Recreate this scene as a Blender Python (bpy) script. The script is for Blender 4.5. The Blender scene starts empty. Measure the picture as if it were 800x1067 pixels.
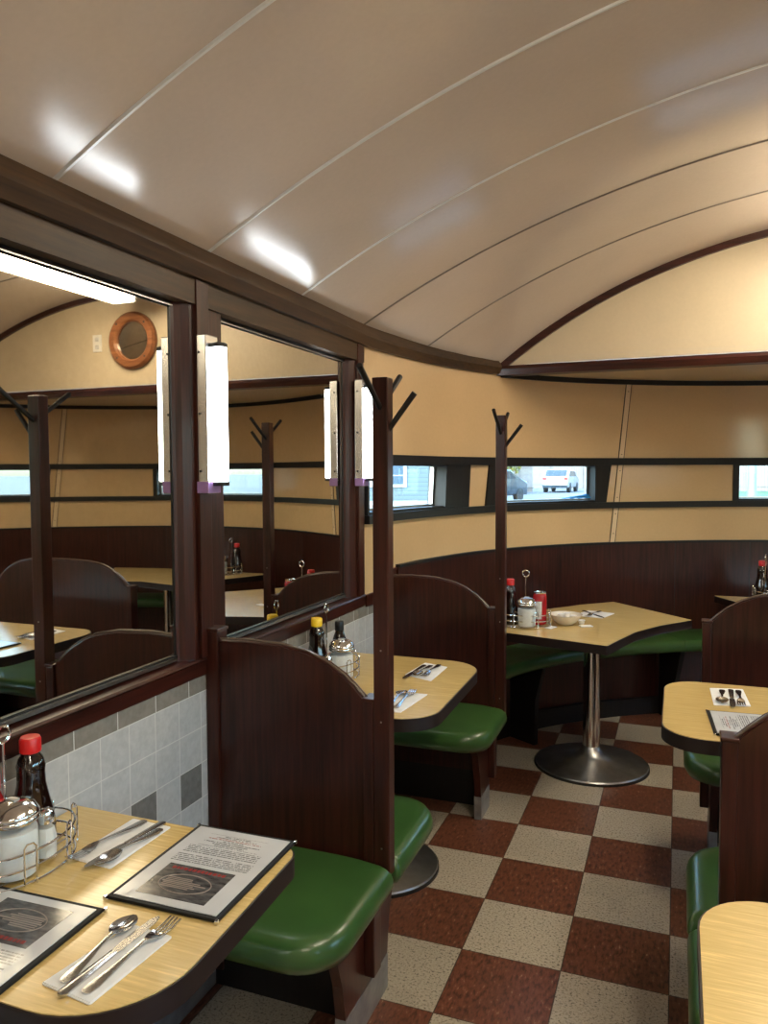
import bpy, bmesh, math, random
from mathutils import Vector, Matrix
random.seed(7)
COL = bpy.context.scene.collection
PI = math.pi

# ------------------------------------------------------------------ materials
class NT:
    def __init__(s, name):
        s.m = bpy.data.materials.new(name); s.m.use_nodes = True
        s.t = s.m.node_tree; s.n = s.t.nodes; s.l = s.t.links
        s.b = s.n['Principled BSDF']
    def node(s, typ, **kw):
        n = s.n.new(typ)
        for k, v in kw.items(): setattr(n, k, v)
        return n
    def put(s, a, sock):
        if hasattr(a, 'is_output'): s.l.new(a, sock)
        else: sock.default_value = a
    def math(s, op, a, b=0.0, c=0.0):
        n = s.node('ShaderNodeMath', operation=op)
        s.put(a, n.inputs[0]); s.put(b, n.inputs[1]); s.put(c, n.inputs[2])
        return n.outputs[0]
    def coord(s, kind='Object', scale=(1, 1, 1), loc=(0, 0, 0)):
        tc = s.node('ShaderNodeTexCoord'); mp = s.node('ShaderNodeMapping')
        mp.inputs['Scale'].default_value = scale; mp.inputs['Location'].default_value = loc
        s.l.new(tc.outputs[kind], mp.inputs[0]); return mp.outputs[0]
    def world(s, scale=(1, 1, 1), loc=(0, 0, 0)):
        g = s.node('ShaderNodeNewGeometry'); mp = s.node('ShaderNodeMapping')
        mp.inputs['Scale'].default_value = scale; mp.inputs['Location'].default_value = loc
        s.l.new(g.outputs['Position'], mp.inputs[0]); return mp.outputs[0]
    def noise(s, vec, scale=5, detail=3, rough=.5):
        n = s.node('ShaderNodeTexNoise'); n.inputs['Scale'].default_value = scale
        n.inputs['Detail'].default_value = detail; n.inputs['Roughness'].default_value = rough
        s.l.new(vec, n.inputs['Vector']); return n.outputs[0]
    def ramp(s, fac, stops):
        n = s.node('ShaderNodeValToRGB'); e = n.color_ramp.elements
        while len(e) < len(stops): e.new(.5)
        for i, (p, c) in enumerate(stops):
            e[i].position = p; e[i].color = (*c, 1)
        s.l.new(fac, n.inputs[0]); return n.outputs[0]
    def mix(s, fac, a, b):
        n = s.node('ShaderNodeMix', data_type='RGBA')
        s.put(fac, n.inputs[0])
        s.put(a if hasattr(a, 'is_output') else (*a, 1), n.inputs[6]); s.put(b if hasattr(b, 'is_output') else (*b, 1), n.inputs[7])
        return n.outputs[2]
    def bump(s, h, strength=.1, dist=.01):
        n = s.node('ShaderNodeBump'); n.inputs['Strength'].default_value = strength; n.inputs['Distance'].default_value = dist
        s.l.new(h, n.inputs['Height']); s.l.new(n.outputs[0], s.b.inputs['Normal'])
    def set(s, **kw):
        for k, v in kw.items():
            k = k.replace('_', ' ')
            if k == 'Base Color' and not hasattr(v, 'is_output') and len(v) == 3: v = (*v, 1)
            if k == 'Emission Color' and len(v) == 3: v = (*v, 1)
            s.put(v, s.b.inputs[k])
        return s.m

def plain(name, col, rough=.4, metal=0., var=.12, vscale=14, **kw):
    t = NT(name)
    f = t.noise(t.coord(), vscale, 4)
    c = t.ramp(f, [(.3, tuple(x*(1-var) for x in col)), (.7, tuple(min(1, x*(1+var)) for x in col))])
    return t.set(Base_Color=c, Roughness=rough, Metallic=metal, **kw)

def wood(name, dark, light, axis='Z', rough=.30, sc=1.0, coat=.12):
    t = NT(name)
    s = {'X': (1.2, 22, 22), 'Y': (22, 1.2, 22), 'Z': (22, 22, 1.2)}[axis]
    v = t.world(tuple(x*sc for x in s))
    f = t.noise(v, 3.2, 6, .62)
    f2 = t.noise(t.world((1, 1, 1)), 2.1, 2)
    g = t.math('MULTIPLY_ADD', f2, .35, t.math('MULTIPLY', f, .75))
    c = t.ramp(g, [(.36, dark), (.62, light), (.82, tuple(x*1.5 for x in light))])
    t.bump(f, .06, .002)
    return t.set(Base_Color=c, Roughness=rough, Coat_Weight=coat, Coat_Roughness=.14, Specular_IOR_Level=.36)

M = {}
WD, WL = (.0095, .0022, .0016), (.046, .0105, .0066)
M['wood_z'] = wood('mahogany_upright', WD, WL, 'Z')
M['wood_y'] = wood('mahogany_along', WD, WL, 'Y')
M['wood_x'] = wood('mahogany_across', WD, WL, 'X')
M['wood_black'] = wood('near_black_stained_wood', (.004, .003, .003), (.009, .007, .007), 'Z', .5, 1.0, .0)
M['crown'] = wood('varnished_crown_wood', (.020, .010, .0045), (.060, .031, .013), 'Y', .46, 1.0, .0)
M['rim'] = plain('worn_lit_edge', (.12, .085, .065), .25)
M['laminate'] = wood('maple_laminate', (.55, .385, .135), (.67, .485, .19), 'X', .26, 2.6, .55)
M['edge'] = plain('dark_brown_edge_band', (.013, .0055, .0045), .45)
M['vinyl'] = plain('green_vinyl', (.036, .098, .024), .30, 0, .14, 9, Coat_Weight=.2, Coat_Roughness=.2)
M['chrome'] = plain('polished_chrome', (.72, .72, .72), .12, 1., .05)
M['housing'] = plain('bright_lamp_metal', (.80, .80, .82), .22, .9, .08)
M['cutlery'] = plain('satin_cutlery_steel', (.56, .56, .57), .17, 1., .05)
M['alu'] = plain('bright_aluminium_strip', (.78, .78, .77), .4, .35, .05)
M['seamshade'] = plain('shadowed_seam', (.22, .18, .15), .5)
M['steel'] = plain('brushed_steel', (.42, .41, .40), .3, 1., .12, 30)
M['kick'] = plain('grey_kick_metal', (.30, .31, .32), .45, .6, .2, 20)
M['cast'] = plain('dark_polished_steel', (.52, .52, .52), .34, 1., .15, 18)
M['black'] = plain('black_plastic', (.008, .008, .009), .35)
M['leather'] = plain('black_leatherette', (.006, .006, .0065), .5, 0, .3, 60, Specular_IOR_Level=.25)
M['red'] = plain('red_plastic', (.55, .012, .012), .3)
M['ketchup'] = plain('red_ketchup_body', (.33, .012, .014), .22)
M['yellow'] = plain('yellow_plastic', (.85, .55, .02), .35)
M['syrup'] = plain('dark_syrup', (.008, .003, .002), .06, 0, .2, Coat_Weight=.6)
M['paper'] = plain('white_paper', (.78, .79, .80), .7, 0, .05, 40)
M['label'] = plain('pale_label', (.62, .60, .58), .5, 0, .25, 60)
M['redlabel'] = plain('red_label', (.45, .01, .02), .4, 0, .2, 60)
M['sugar'] = plain('white_sugar', (.80, .80, .79), .55, 0, .06, 50)
M['china'] = plain('white_china', (.72, .68, .60), .18)
M['cream'] = plain('cream_plastic', (.80, .77, .70), .35)
M['tape'] = plain('purple_tape', (.36, .22, .52), .35, .3)
M['bluecloth'] = plain('blue_cloth', (.05, .35, .70), .8, 0, .2, 40)
M['tan_dark'] = plain('dark_tan_joint', (.05, .035, .025), .5)  # dark brown for batten joint lines and screw heads
M['rubber'] = plain('black_base_rim', (.012, .012, .012), .5)

def enamel(name, col, rough, wob=.02, coat=.0):
    t = NT(name)
    f = t.noise(t.world(), 1.6, 3); g = t.noise(t.world(), 70, 2)
    c = t.ramp(t.math('MULTIPLY_ADD', g, .2, t.math('MULTIPLY', f, .8)), [(.3, tuple(x*.90 for x in col)), (.7, tuple(min(1, x*1.06) for x in col))])
    t.bump(t.noise(t.world(), 2.4, 1), .25, wob)
    return t.set(Base_Color=c, Roughness=rough, Coat_Weight=coat, Coat_Roughness=.1)
M['ceiling'] = enamel('glossy_cream_ceiling_enamel', (.66, .555, .475), .16, .008)
M['tan'] = enamel('glossy_tan_wall_enamel', (.66, .455, .25), .13, .012)
M['batten'] = enamel('tan_painted_batten', (.74, .55, .34), .3, .01)
M['lunette'] = enamel('cream_lunette_enamel', (.66, .54, .37), .35, .01)
M['plainwall'] = enamel('cream_plain_wall', (.60, .50, .38), .45, .01)

def floor_mat():
    t = NT('checker_vinyl_tile'); S = .3048
    g = t.node('ShaderNodeNewGeometry'); sp = t.node('ShaderNodeSeparateXYZ'); t.l.new(g.outputs['Position'], sp.inputs[0])
    u = t.math('DIVIDE', t.math('ADD', sp.outputs[0], .0037+100*S), S); v = t.math('DIVIDE', t.math('ADD', sp.outputs[1], -2.2704+100*S), S)
    par = t.math('MODULO', t.math('ADD', t.math('FLOOR', u), t.math('FLOOR', v)), 2.0)
    fu, fv = t.math('FRACT', u), t.math('FRACT', v)
    w = .006
    joint = t.math('MAXIMUM', t.math('LESS_THAN', t.math('MINIMUM', fu, t.math('SUBTRACT', 1.0, fu)), w), t.math('LESS_THAN', t.math('MINIMUM', fv, t.math('SUBTRACT', 1.0, fv)), w))
    n1 = t.noise(t.world(), 130, 3, .7); n2 = t.noise(t.world((1, .35, 1)), 95, 2, .6); n3 = t.noise(t.world(), 1.3, 3)
    cell = t.node('ShaderNodeTexWhiteNoise', noise_dimensions='2D'); cb = t.node('ShaderNodeCombineXYZ')
    t.l.new(t.math('FLOOR', u), cb.inputs[0]); t.l.new(t.math('FLOOR', v), cb.inputs[1]); t.l.new(cb.outputs[0], cell.inputs['Vector'])
    light = t.ramp(n1, [(.36, (.12, .105, .085)), (.45, (.43, .375, .295)), (.62, (.52, .465, .37)), (.72, (.31, .23, .16))])
    brown = t.ramp(n2, [(.30, (.055, .018, .011)), (.48, (.150, .050, .027)), (.64, (.185, .068, .038)), (.74, (.34, .22, .15))])
    c = t.mix(par, light, brown)
    c = t.mix(t.math('MULTIPLY', cell.outputs[0], .16), c, (.05, .035, .025))
    c = t.mix(t.math('MULTIPLY', t.math('GREATER_THAN', n3, .56), .10), c, (.04, .035, .03))
    c = t.mix(t.math('MULTIPLY', joint, .8), c, (.03, .02, .015))
    r = t.math('MULTIPLY_ADD', n3, .25, .22)
    return t.set(Base_Color=c, Roughness=r)
M['floor'] = floor_mat()

def tile_mat():
    t = NT('grey_ceramic_wall_tile'); S = .1017
    g = t.node('ShaderNodeNewGeometry'); sp = t.node('ShaderNodeSeparateXYZ'); t.l.new(g.outputs['Position'], sp.inputs[0])
    y, z = sp.outputs[1], sp.outputs[2]
    u = t.math('DIVIDE', t.math('ADD', y, -1.520+100*S), S); v = t.math('DIVIDE', t.math('ADD', z, -.875+100*S), S)
    ub = t.math('DIVIDE', t.math('ADD', y, -1.335+100*.145), .145)
    top = t.math('GREATER_THAN', z, .875)
    fu, fv, fb = t.math('FRACT', u), t.math('FRACT', v), t.math('FRACT', ub)
    def edge(f, w): return t.math('LESS_THAN', t.math('MINIMUM', f, t.math('SUBTRACT', 1.0, f)), w)
    jl = t.math('MAXIMUM', edge(fu, .014), edge(fv, .014))
    jt = t.math('MAXIMUM', edge(fb, .010), t.math('LESS_THAN', z, .8764))
    row = t.math('COMPARE', t.math('FLOOR', v), 97.0, .5)
    dark = t.math('MULTIPLY', row, t.math('COMPARE', t.math('MODULO', t.math('FLOOR', u), 2.0), 0.0, .5))
    n = t.noise(t.world(), 60, 3)
    lt = t.ramp(n, [(.3, (.43, .43, .435)), (.7, (.50, .50, .505))]); dk = t.ramp(n, [(.3, (.15, .145, .14)), (.7, (.19, .185, .18))])
    body = t.mix(dark, lt, dk); tp = t.ramp(n, [(.3, (.20, .185, .165)), (.7, (.25, .23, .205))])
    c = t.mix(top, t.mix(jl, body, (.62, .61, .59)), t.mix(jt, tp, (.62, .61, .59)))
    return t.set(Base_Color=c, Roughness=.22)
M['tile'] = tile_mat()

def glass(name, tint=(1, 1, 1), rough=.0, alpha=None):
    t = NT(name)
    tr = t.node('ShaderNodeBsdfTransparent'); tr.inputs[0].default_value = (*tint, 1)
    gl = t.node('ShaderNodeBsdfGlossy'); gl.inputs['Roughness'].default_value = .03
    fr = t.node('ShaderNodeFresnel'); fr.inputs[0].default_value = 1.45
    mx = t.node('ShaderNodeMixShader'); t.l.new(t.math('MINIMUM', fr.outputs[0], .16), mx.inputs[0]); t.l.new(tr.outputs[0], mx.inputs[1]); t.l.new(gl.outputs[0], mx.inputs[2])
    t.l.new(mx.outputs[0], t.n['Material Output'].inputs[0]); return t.m
M['pane'] = glass('window_glass', (.86, .97, 1.0))
M['jar'] = glass('clear_jar_glass', (.93, .95, .95))
def mirror_mat():
    t = NT('silvered_mirror'); f = t.noise(t.world((1, 3, 3)), 18, 3)
    c = t.ramp(f, [(.3, (.66, .62, .54)), (.7, (.70, .66, .58))])
    return t.set(Base_Color=c, Metallic=1.0, Roughness=.015)
M['mirror'] = mirror_mat()
def emit(name, col, s):
    t = NT(name); f = t.noise(t.coord(), 20, 1)
    c = t.ramp(f, [(.2, tuple(x*.97 for x in col)), (.8, col)])
    return t.set(Base_Color=(.8, .8, .8), Emission_Color=(*col, 1), Emission_Strength=s) if not t.l.new(c, t.b.inputs['Base Color']) else t.set(Emission_Color=(*col, 1), Emission_Strength=s)
M['tube'] = emit('lit_fluorescent_tube', (.90, .97, 1.0), 21.)
M['diffuser'] = emit('lit_warm_diffuser', (1.0, .89, .68), 33.)

def sheet_mat():                       # a printed page seen through a clear plastic sleeve; local x across, y up the page
    t = NT('printed_menu_sheet')
    tc = t.node('ShaderNodeTexCoord'); sp = t.node('ShaderNodeSeparateXYZ'); t.l.new(tc.outputs['Object'], sp.inputs[0])
    x, y = sp.outputs[0], sp.outputs[1]
    rowc = t.math('MULTIPLY', y, 165.0)
    line = t.math('LESS_THAN', t.math('FRACT', rowc), .52)
    cb = t.node('ShaderNodeCombineXYZ'); t.l.new(t.math('MULTIPLY', x, 420.0), cb.inputs[0]); t.l.new(t.math('MULTIPLY', t.math('FLOOR', rowc), 7.3), cb.inputs[1])
    n = t.node('ShaderNodeTexNoise'); n.inputs['Scale'].default_value = .8; n.inputs['Detail'].default_value = 2; t.l.new(cb.outputs[0], n.inputs['Vector'])
    ink = t.math('GREATER_THAN', n.outputs[0], .44)
    def band(v, a, b): return t.math('MULTIPLY', t.math('GREATER_THAN', v, a), t.math('LESS_THAN', v, b))
    ax = t.math('ABSOLUTE', x)
    para = t.math('MAXIMUM', t.math('MULTIPLY', band(y, .034, .063), t.math('LESS_THAN', ax, .080)), t.math('MULTIPLY', band(y, -.002, .029), t.math('LESS_THAN', ax, .083)))
    head = t.math('MULTIPLY', band(y, .068, .116), t.math('LESS_THAN', ax, t.math('MULTIPLY_ADD', t.math('SINE', t.math('MULTIPLY', t.math('FLOOR', rowc), 2.4)), .022, .045)))
    txt = t.math('MULTIPLY', t.math('MULTIPLY', line, ink), t.math('MAXIMUM', para, head))
    red = t.math('MULTIPLY', band(y, .098, .104), 1.0)
    inkc = t.mix(red, (.10, .10, .11), (.40, .10, .08))
    base = t.ramp(t.noise(t.coord(), 9, 2), [(.3, (.50, .52, .55)), (.7, (.60, .62, .65))])
    c = t.mix(t.math('MULTIPLY', txt, .8), base, inkc)
    t.bump(t.noise(t.coord(), 14, 2), .25, .006)
    return t.set(Base_Color=c, Roughness=.16)
M['sheet'] = sheet_mat()
def photo_mat():
    t = NT('dark_printed_picture')
    f = t.noise(t.coord('Object', (14, 40, 1)), 2.5, 4)
    c = t.ramp(f, [(.35, (.035, .035, .038)), (.55, (.085, .085, .09)), (.75, (.15, .14, .13))])
    return t.set(Base_Color=c, Roughness=.14)
M['photo'] = photo_mat()
M['ring_ink'] = plain('pale_printed_ring', (.26, .22, .20), .2)
M['red_ink'] = plain('red_printed_letters', (.25, .035, .035), .2)

def siding():
    t = NT('blue_lap_siding'); g = t.node('ShaderNodeNewGeometry'); sp = t.node('ShaderNodeSeparateXYZ'); t.l.new(g.outputs['Position'], sp.inputs[0])
    f = t.math('FRACT', t.math('MULTIPLY', sp.outputs[2], 6.2))
    c = t.ramp(f, [(.0, (.016, .029, .039)), (.18, (.045, .076, .096)), (1., (.058, .094, .117))])
    return t.set(Base_Color=c, Roughness=.6)
M['siding'] = siding()
M['trimwhite'] = plain('white_house_trim', (0.1872, 0.2080, 0.2236), .5)
M['darkpane'] = plain('blue_house_pane', (0.0182, 0.0468, 0.0832), .3)
M['roofing'] = plain('grey_roof_shingle', (.16, .16, .17), .8)
def fence_mat():
    t = NT('weathered_fence_board'); v = t.coord('Object', (1, 1, 1)); sp = t.node('ShaderNodeSeparateXYZ'); t.l.new(v, sp.inputs[0])
    f = t.math('FRACT', t.math('MULTIPLY', sp.outputs[0], 5.5))
    c = t.ramp(f, [(0, (.03, .03, .033)), (.12, (.09, .088, .09)), (1, (.115, .11, .113))])
    return t.set(Base_Color=c, Roughness=.8)
M['fence'] = fence_mat()
M['asphalt'] = plain('pale_road', (0.0780, 0.0910, 0.0988), .85, 0, .15, 2)
M['grass'] = plain('green_lawn', (0.0234, 0.0832, 0.0234), .9, 0, .3, 6)
M['leaf'] = plain('yellow_green_leaves', (0.1352, 0.1404, 0.0260), .8, 0, .35, 9)
M['leaf2'] = plain('green_leaves', (0.0312, 0.0728, 0.0260), .8, 0, .35, 9)
M['bark'] = plain('grey_bark', (.12, .10, .08), .9)
M['carwhite'] = plain('white_car_paint', (0.2184, 0.2340, 0.2444), .3)
M['cardark'] = plain('dark_blue_car_paint', (0.0182, 0.0312, 0.0468), .2)
M['carglass'] = plain('dark_car_glass', (.03, .045, .055), .08)
M['tyre'] = plain('tyre_rubber', (.015, .015, .016), .7)
M['lampred'] = plain('red_tail_lamp', (.45, .02, .02), .3)
M['paleblue'] = plain('pale_blue_pole_paint', (0.0832, 0.1404, 0.1664), .5)
M['parasol'] = plain('blue_canvas', (0.0156, 0.0624, 0.2600), .8)

# ------------------------------------------------------------------ mesh helpers
def obj(name, bm, mat, parent=None, smooth=False, sharp=40):
    bmesh.ops.recalc_face_normals(bm, faces=bm.faces)
    me = bpy.data.meshes.new(name); bm.to_mesh(me); bm.free()
    me.materials.append(M[mat] if isinstance(mat, str) else mat)
    if smooth:
        for p in me.polygons: p.use_smooth = True
        me.set_sharp_from_angle(angle=math.radians(sharp))
    o = bpy.data.objects.new(name, me); COL.objects.link(o)
    if parent: o.parent = parent
    return o
def thing(name, label, cat, loc=(0, 0, 0), rz=0, group=None):
    o = bpy.data.objects.new(name, None); COL.objects.link(o); o.empty_display_size = .05
    o.location = loc; o.rotation_euler = (0, 0, rz); o['label'] = label; o['category'] = cat
    if group: o['group'] = group
    return o
def tag(o, label, cat, group=None):
    o['label'] = label; o['category'] = cat
    if group: o['group'] = group
    return o
def struct(name, bm, mat, parent=None, smooth=False, label=None):
    o = obj(name, bm, mat, parent, smooth)
    if not parent: o['kind'] = 'structure'
    if label: o['label'] = label
    return o
def dup(src, loc, rz=0, label=None, group=None):
    r = src.copy(); COL.objects.link(r); r.location = loc; r.rotation_euler = (0, 0, rz)
    if label: r['label'] = label
    if group: r['group'] = group
    for ch in list(src.children):
        c = ch.copy(); COL.objects.link(c); c.parent = r
        for g in list(ch.children):
            d = g.copy(); COL.objects.link(d); d.parent = c
    return r
def BM(): return bmesh.new()
def box(bm, x0, x1, y0, y1, z0, z1, bev=0.):
    vs = [bm.verts.new((x, y, z)) for z in (z0, z1) for y in (y0, y1) for x in (x0, x1)]
    fs = [bm.faces.new([vs[i] for i in f]) for f in ((0, 2, 3, 1), (4, 5, 7, 6), (0, 1, 5, 4), (2, 6, 7, 3), (0, 4, 6, 2), (1, 3, 7, 5))]
    if bev: bmesh.ops.bevel(bm, geom=list({e for f in fs for e in f.edges}), offset=bev, segments=2, profile=.6, affect='EDGES')
    return bm
def prism(bm, pts, a0, a1, axis='Z', bev=0., seg=2):
    def mk(p, a): return (p[0], p[1], a) if axis == 'Z' else ((p[0], a, p[1]) if axis == 'Y' else (a, p[0], p[1]))
    A = [bm.verts.new(mk(p, a0)) for p in pts]; B = [bm.verts.new(mk(p, a1)) for p in pts]; n = len(pts)
    fs = [bm.faces.new(A[::-1]), bm.faces.new(B)]
    sides = [bm.faces.new((A[i], A[(i+1) % n], B[(i+1) % n], B[i])) for i in range(n)]
    if bev: bmesh.ops.bevel(bm, geom=[e for f in fs for e in f.edges], offset=bev, segments=seg, profile=.5, affect='EDGES')
    return bm
def roundpoly(pts, rad, seg=7):
    out = []; n = len(pts)
    for i, p in enumerate(pts):
        r = rad[i] if hasattr(rad, '__len__') else rad
        if r <= 0: out.append(p); continue
        p = Vector(p); a = Vector(pts[i-1])-p; b = Vector(pts[(i+1) % n])-p
        la, lb = a.length, b.length; a.normalize(); b.normalize()
        ang = a.angle(b); d = min(r/math.tan(ang/2), la*.49, lb*.49); r2 = d*math.tan(ang/2)
        c = p+(a+b).normalized()*(r2/math.sin(ang/2))
        s, e = p+a*d-c, p+b*d-c
        a0 = math.atan2(s.y, s.x); a1 = math.atan2(e.y, e.x); da = (a1-a0+PI) % (2*PI)-PI
        for k in range(seg+1):
            t = a0+da*k/seg; out.append((c.x+r2*math.cos(t), c.y+r2*math.sin(t)))
    return out
def lathe(bm, prof, n=28, c=(0, 0, 0), sx=1., sy=1.):
    rings = []
    for r, z in prof:
        if r <= 1e-6: rings.append([bm.verts.new((c[0], c[1], c[2]+z))])
        else: rings.append([bm.verts.new((c[0]+sx*r*math.cos(2*PI*i/n), c[1]+sy*r*math.sin(2*PI*i/n), c[2]+z)) for i in range(n)])
    for a, b in zip(rings[:-1], rings[1:]):
        for i in range(n):
            j = (i+1) % n
            if len(a) == 1 and len(b) == 1: continue
            if len(a) == 1: bm.faces.new((a[0], b[i], b[j]))
            elif len(b) == 1: bm.faces.new((a[i], a[j], b[0]))
            else: bm.faces.new((a[i], a[j], b[j], b[i]))
    for R, flip in ((rings[0], 1), (rings[-1], 0)):
        if len(R) > 1: bm.faces.new(R[::-1] if flip else R)
    return bm
def tube(bm, pts, r, n=8, closed=False):
    pts = [Vector(p) for p in pts]; N = len(pts); rings = []
    up = None
    for i, p in enumerate(pts):
        if closed: t = pts[(i+1) % N]-pts[i-1]
        else: t = pts[min(i+1, N-1)]-pts[max(i-1, 0)]
        t.normalize()
        if up is None: up = Vector((0, 0, 1)) if abs(t.z) < .9 else Vector((1, 0, 0))
        a = t.cross(up)
        if a.length < 1e-4: a = t.cross(Vector((0, 1, 0)))
        a.normalize(); b = a.cross(t); up = b if not closed else up
        rr = r[i] if hasattr(r, '__len__') else r
        rings.append([bm.verts.new(p+(a*math.cos(2*PI*k/n)+b*math.sin(2*PI*k/n))*rr) for k in range(n)])
    for i in range(N if closed else N-1):
        A, B = rings[i], rings[(i+1) % N]
        for k in range(n): bm.faces.new((A[k], A[(k+1) % n], B[(k+1) % n], B[k]))
    if not closed: bm.faces.new(rings[0][::-1]); bm.faces.new(rings[-1])
    return bm
def ribbon(bm, prof, th=.0025):          # (y, half width, z, dish): a flat shaped strip running along +Y
    rows = []
    for y, w, z, d in prof:
        us = (-1, -.6, 0, .6, 1)
        top = [bm.verts.new((u*w, y, z+th-d*(1-u*u))) for u in us]
        bot = [bm.verts.new((u*w*.92, y, z-d*(1-u*u))) for u in us]
        rows.append(top+bot[::-1])
    for a, b in zip(rows[:-1], rows[1:]):
        n = len(a)
        for i in range(n): bm.faces.new((a[i], a[(i+1) % n], b[(i+1) % n], b[i]))
    bm.faces.new(rows[0][::-1]); bm.faces.new(rows[-1]); return bm

# ------------------------------------------------------------------ plan of the rounded end
XC = .88; WX = -1.26; RX = 2*XC-WX; YB = -2.6; YL = 4.25
half = [(-1.26, 2.75), (-1.26, 3.05), (-1.235, 3.30), (-1.165, 3.65), (-1.04, 4.03), (-.85, 4.37), (-.60, 4.66), (-.30, 4.905), (.10, 5.14), (.50, 5.29), (.88, 5.335)]
ctrl = half+[(2*XC-x, y) for x, y in half[-2::-1]]
def catmull(P, n=24):
    out = []
    for i in range(len(P)-1):
        p0, p1, p2, p3 = (Vector(P[max(i-1, 0)]), Vector(P[i]), Vector(P[i+1]), Vector(P[min(i+2, len(P)-1)]))
        for k in range(n):
            t = k/n
            out.append(.5*((2*p1)+(p2-p0)*t+(2*p0-5*p1+4*p2-p3)*t*t+(3*p1-p0-3*p2+p3)*t**3))
    out.append(Vector(P[-1])); return out
path = catmull(ctrl)
path = path+[Vector((RX, y)) for y in [2.7-.1*i for i in range(1, int((2.7-YB)/.1)+1)]]+[Vector((RX, YB))]
S = [0.]
for a, b in zip(path[:-1], path[1:]): S.append(S[-1]+(b-a).length)
def pos(s, off=0.):                      # off > 0 goes into the room
    s = max(0, min(S[-1]-1e-6, s)); lo, hi = 0, len(S)-1
    while hi-lo > 1:
        m = (lo+hi)//2
        if S[m] <= s: lo = m
        else: hi = m
    t = (s-S[lo])/max(1e-9, S[lo+1]-S[lo]); p = path[lo].lerp(path[lo+1], t)
    a = path[max(lo-3, 0)]; b = path[min(lo+4, len(path)-1)]; d = (b-a).normalized()
    return p+Vector((d.y, -d.x))*off
def s_at(x, y):
    return S[min(range(len(path)), key=lambda i: (path[i]-Vector((x, y))).length_squared)]
S_MID = s_at(XC, 5.335)
def mir(s): return 2*S_MID-s
def cbox(bm, s0, s1, o0, o1, z0, z1, s0t=None, s1t=None, ds=.05, round_top=0.):
    s0t = s0 if s0t is None else s0t; s1t = s1 if s1t is None else s1t
    n = max(1, int(abs(s1-s0)/ds)); prev = None
    for i in range(n+1):
        t = i/n; sb = s0+(s1-s0)*t; st = s0t+(s1t-s0t)*t
        q = [(pos(sb, o0), z0), (pos(sb, o1), z0), (pos(st, o1), z1), (pos(st, o0), z1)]
        if round_top:
            r = round_top; q = [q[0], (pos(sb, o1-r*.6), z0), (pos(sb, o1), z0+r*.6), (pos(st, o1), z1-r), (pos(st, o1-r*.3), z1-r*.3), (pos(st, o1-r), z1), q[3]]
        ring = [bm.verts.new((p.x, p.y, z)) for p, z in q]
        if prev:
            m = len(ring)
            for k in range(m): bm.faces.new((prev[k], prev[(k+1) % m], ring[(k+1) % m], ring[k]))
        else: bm.faces.new(ring[::-1])
        prev = ring
    bm.faces.new(prev); return bm

# ------------------------------------------------------------------ setting: floor, walls, ceiling
bm = BM(); box(bm, WX-.1, RX+.1, YB-.1, 5.5, -.06, 0); struct('floor', bm, 'floor')
bm = BM(); box(bm, WX-.12, WX, YB, 3.0, 0, .935); box(bm, WX-.12, WX-.05, YB, 3.0, .935, 2.2); struct('wall_left', bm, 'tile')
bm = BM(); box(bm, WX, RX, YB-.1, YB, 0, 2.75); struct('wall_back', bm, 'plainwall')

ZR0, ZR1 = 1.312, 1.537                  # window band
sw = lambda x, y: s_at(x, y)
w1a, w1b, w1bt = s_at(WX, 3.085), sw(-1.122, 3.785), sw(-1.116, 3.80)
p1a, p1at, p1b, p1bt = sw(-1.052, 3.992), sw(-1.040, 4.017), sw(-.977, 4.128), sw(-.962, 4.154)
w2a, w2at, w2b = sw(-.945, 4.200), sw(-.915, 4.25), sw(-.463, 4.765)
p2a, p2at = sw(-.398, 4.818), sw(-.372, 4.840)
p2b, p2bt = sw(.318, 5.225), sw(.328, 5.228)
w3a = sw(.358, 5.243)
END = S[-1]
# right-hand long wall windows (out of the picture, they light the room)
R0 = s_at(RX, 2.6)
rw = [(R0+.2+1.5*i, R0+1.35+1.5*i) for i in range(3)]
bm = BM()
cbox(bm, s_at(WX, 3.052), END, -.12, 0, 0, 1.0)
cbox(bm, s_at(WX, 3.052), R0, -.12, 0, 1.0, ZR0-.002); cbox(bm, s_at(WX, 3.052), R0, -.12, 0, ZR1, 2.14); cbox(bm, 0, s_at(WX, 3.052), -.12, -.05, 1., 2.14)
cbox(bm, R0, END, -.12, 0, 1.0, 1.15); cbox(bm, R0, END, -.12, 0, 2.06, 2.14)
last = R0
for a, b in rw: cbox(bm, last, a, -.12, 0, 1.15, 2.06); last = b
cbox(bm, last, END, -.12, 0, 1.15, 2.06)
for a, b, at, bt in ((p1a, p1b, p1at, p1bt), (p2a, p2b, p2at, p2bt), (mir(p2b), mir(p2a), mir(p2bt), mir(p2at)), (mir(p1b), mir(p1a), mir(p1bt), mir(p1at))):
    cbox(bm, a, b, -.12, 0, ZR0-.002, ZR1, at, bt)
cbox(bm, mir(w1a), R0, -.12, 0, ZR0-.002, ZR1)
wall_end = struct('wall_end', bm, 'tan', smooth=True)

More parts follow.
